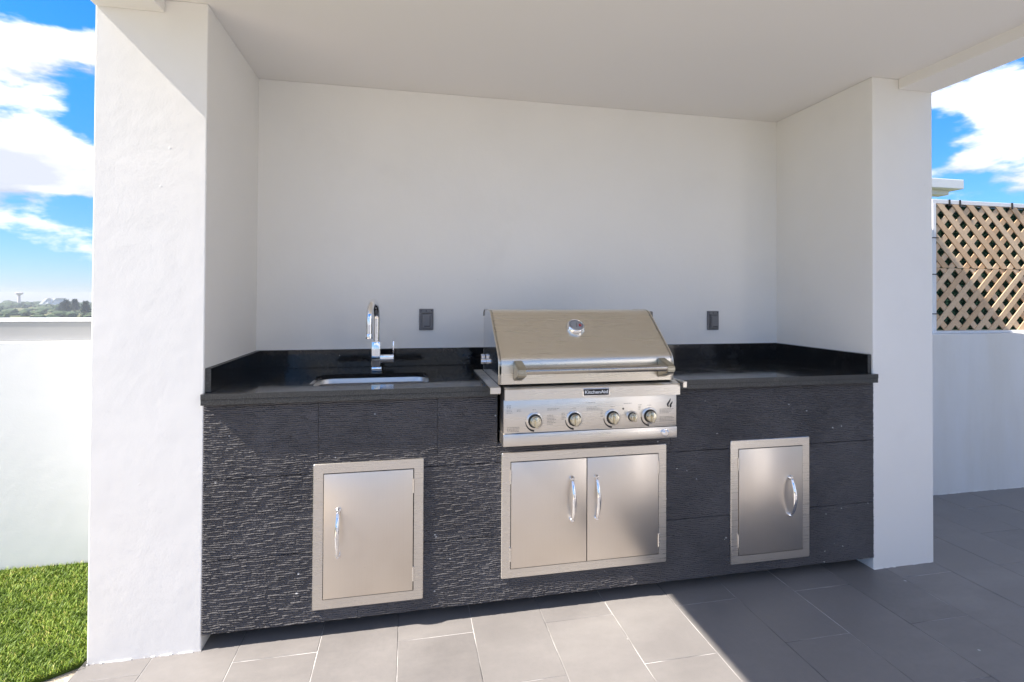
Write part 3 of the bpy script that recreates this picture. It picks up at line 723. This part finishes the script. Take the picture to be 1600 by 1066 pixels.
# neighbour's white roof structure above the lattice
nb = thing('rooftop_shelter', (10.5, 6.5, 0), 'white flat-roofed rooftop shelter rising behind the lattice', 'building')
obj('wall', bx(7.4, 10.62, 6.0, 8.5, -1.0, 3.38, bev=0.01), m_house, nb)
obj('roof', bx(7.0, 10.96, 5.6, 9.0, 3.38, 3.555, bev=0.01), m_house, nb)
obj('roof_edge', bx(7.3, 10.80, 5.75, 5.95, 3.29, 3.3795, bev=0.01), m_house, nb)

# unseen building added right of the viewpoint to bounce light and fill steel reflections
hs_ = thing('added_house', (6.0, -4.0, 0), 'unseen white stucco building with sliding glass doors, added to bounce light', 'building')
obj('wall', bx(3.95, 8.5, -7.0, -2.45, -0.1, 3.1, bev=0.01), m_house, hs_)
obj('roof', bx(3.85, 8.6, -7.1, -2.40, 3.1005, 3.25, bev=0.01), m_house, hs_)
for k in range(2):
    fr_ = obj('door_frame', bx(3.90, 3.949, -5.60+k*1.05, -4.57+k*1.05, 0.0, 2.15, bev=0.004), m_rail, hs_)
    obj('glass_pane', bx(3.895, 3.91, -5.53+k*1.05, -4.64+k*1.05, 0.08, 2.08), m_glass, fr_)

# ------------------------------------------------------------------ far land seen over the left parapet
GZ = -11.0
def blob(bm, c, rx, ry, rz, seed):
    rr_ = random.Random(seed); t = bmesh.new(); bmesh.ops.create_icosphere(t, subdivisions=2, radius=1.0)
    for v in t.verts:
        k = rr_.uniform(0.70, 1.2); v.co = Vector((c[0]+v.co.x*rx*k, c[1]+v.co.y*ry*k, c[2]+v.co.z*rz*k))
    me_ = bpy.data.meshes.new('tmp'); t.to_mesh(me_); t.free(); bm.from_mesh(me_); bpy.data.meshes.remove(me_)
def polar(px, dist):
    d = fw.copy(); d = d+rt*((px-800)/795.7); d.z = 0; d.normalize(); return Vector((0.73, -2.06, 0))+d*dist
bm = bmesh.new(); rr = random.Random(21)
for k in range(1300):
    dist = 330+rr.random()**0.7*600; px = rr.uniform(-900, 330)
    p = polar(px, dist); r_ = rr.uniform(1.6, 4.6)*(0.7+dist/900); hh = rr.uniform(0.8, 2.4)*(0.6+dist/900)
    blob(bm, (p.x, p.y, GZ+hh*0.5), r_, r_, hh, k)
wd_ = obj('woodland', bm, m_wood); tag(wd_, 'far green scrub woodland along the horizon beyond the parapet', 'woodland', kind='stuff')
def tall_tree(px, dist, h_, seed, label):
    p = polar(px, dist); t = thing('casuarina_tree', (p.x, p.y, GZ), label, 'tree', 'tall feathery trees on the horizon')
    obj('trunk', tube(bmesh.new(), [(p.x, p.y, GZ), (p.x+0.2, p.y, GZ+h_*0.5), (p.x, p.y, GZ+h_*0.95)], [h_*0.03, h_*0.02, h_*0.006], 8), m_bark, t)
    rr_ = random.Random(seed); V, F = [], []
    for k in range(900):
        f_ = rr_.random(); z = GZ+h_*(0.22+0.80*f_); w_ = h_*0.30*(1-f_**1.6*0.8)*(0.55+0.45*math.sin(f_*23+seed)**2)
        a = rr_.uniform(0, 6.283); q = w_*math.sqrt(rr_.random()); c_ = Vector((p.x+math.cos(a)*q, p.y+math.sin(a)*q, z+q*0.35))
        d1 = Vector((math.cos(a), math.sin(a), rr_.uniform(0.3, 1.4))).normalized()*rr_.uniform(0.5, 1.3); d2 = d1.cross(Vector((rr_.gauss(0,1), rr_.gauss(0,1), rr_.gauss(0,1)))).normalized()*rr_.uniform(0.12, 0.32)
        i0 = len(V); V += [tuple(c_-d2), tuple(c_+d2), tuple(c_+d1+d2*0.3), tuple(c_+d1-d2*0.3)]; F.append((i0, i0+1, i0+2, i0+3))
    pydata('crown', V, F, m_pine, t)
for i, (px, dist, h_, lab) in enumerate(((104, 420, 9.0, 'tall feathery tree right of the white roofs on the horizon'), (117, 430, 9.4, 'second tall feathery tree from the column on the horizon'),
                                  (134, 380, 8.6, 'tall feathery tree nearest the left column on the horizon'), (98, 460, 7.2, 'shorter feathery tree closest to the white roofs on the horizon'))):
    tall_tree(px, dist, h_, i+1, lab)
p = polar(30, 800); tw = thing('water_tower', (p.x, p.y, GZ), 'pale water tower standing on the far horizon', 'tower')
obj('shaft', lathe([(0,1.6),(12,1.1),(14,1.5)], (p.x, p.y, GZ), (0,0,1), 20), m_tower, tw)
obj('tank', lathe([(12.5,1.4),(14,3.4),(15.4,3.5),(15.9,2.6)], (p.x, p.y, GZ), (0,0,1), 24), m_tower, tw, auto=30)
for px, w_, lab in ((68, 5.0, 'left of two slanted white roofs on the horizon'), (81, 5.0, 'right of two slanted white roofs on the horizon')):
    p = polar(px, 700); t = thing('white_roofed_shed', (p.x, p.y, GZ), lab, 'shed', 'white sheds on the horizon')
    ex = Vector((rt.x, rt.y, 0)).normalized(); ey = Vector((-ex.y, ex.x, 0))
    def F3(u, v, d): q = Vector((p.x, p.y, GZ))+ex*u+ey*d; return (q.x, q.y, GZ+v)
    bm = bmesh.new(); prism(bm, [(-4.2, 0), (4.0, 0), (4.0, 7.0), (-4.2, 3.6)], F3, 0.5, 12); obj('wall', bm, m_house, t)
    bm = bmesh.new(); prism(bm, [(-4.6, 3.6), (-1.6, 3.6), (4.4, 9.6), (1.6, 9.6)], F3, 0.0, 12.4); obj('roof', bm, m_roofw, t)

# ------------------------------------------------------------------ air between the terrace and the horizon
hz_m = bpy.data.materials.new('haze_air'); hz_m.use_nodes = True
hn, hl = hz_m.node_tree.nodes, hz_m.node_tree.links
hn.remove(hn['Principled BSDF']); pv = hn.new('ShaderNodeVolumePrincipled')
pv.inputs['Color'].default_value = (0.86, 0.91, 1.0, 1); pv.inputs['Density'].default_value = 0.00045
hl.new(pv.outputs[0], hn['Material Output'].inputs['Volume'])
tag(obj('haze', bx(-1000, 1000, -1000, 1000, -12.5, 6.2), hz_m), 'pale haze in the air over the far land', 'haze', kind='stuff')
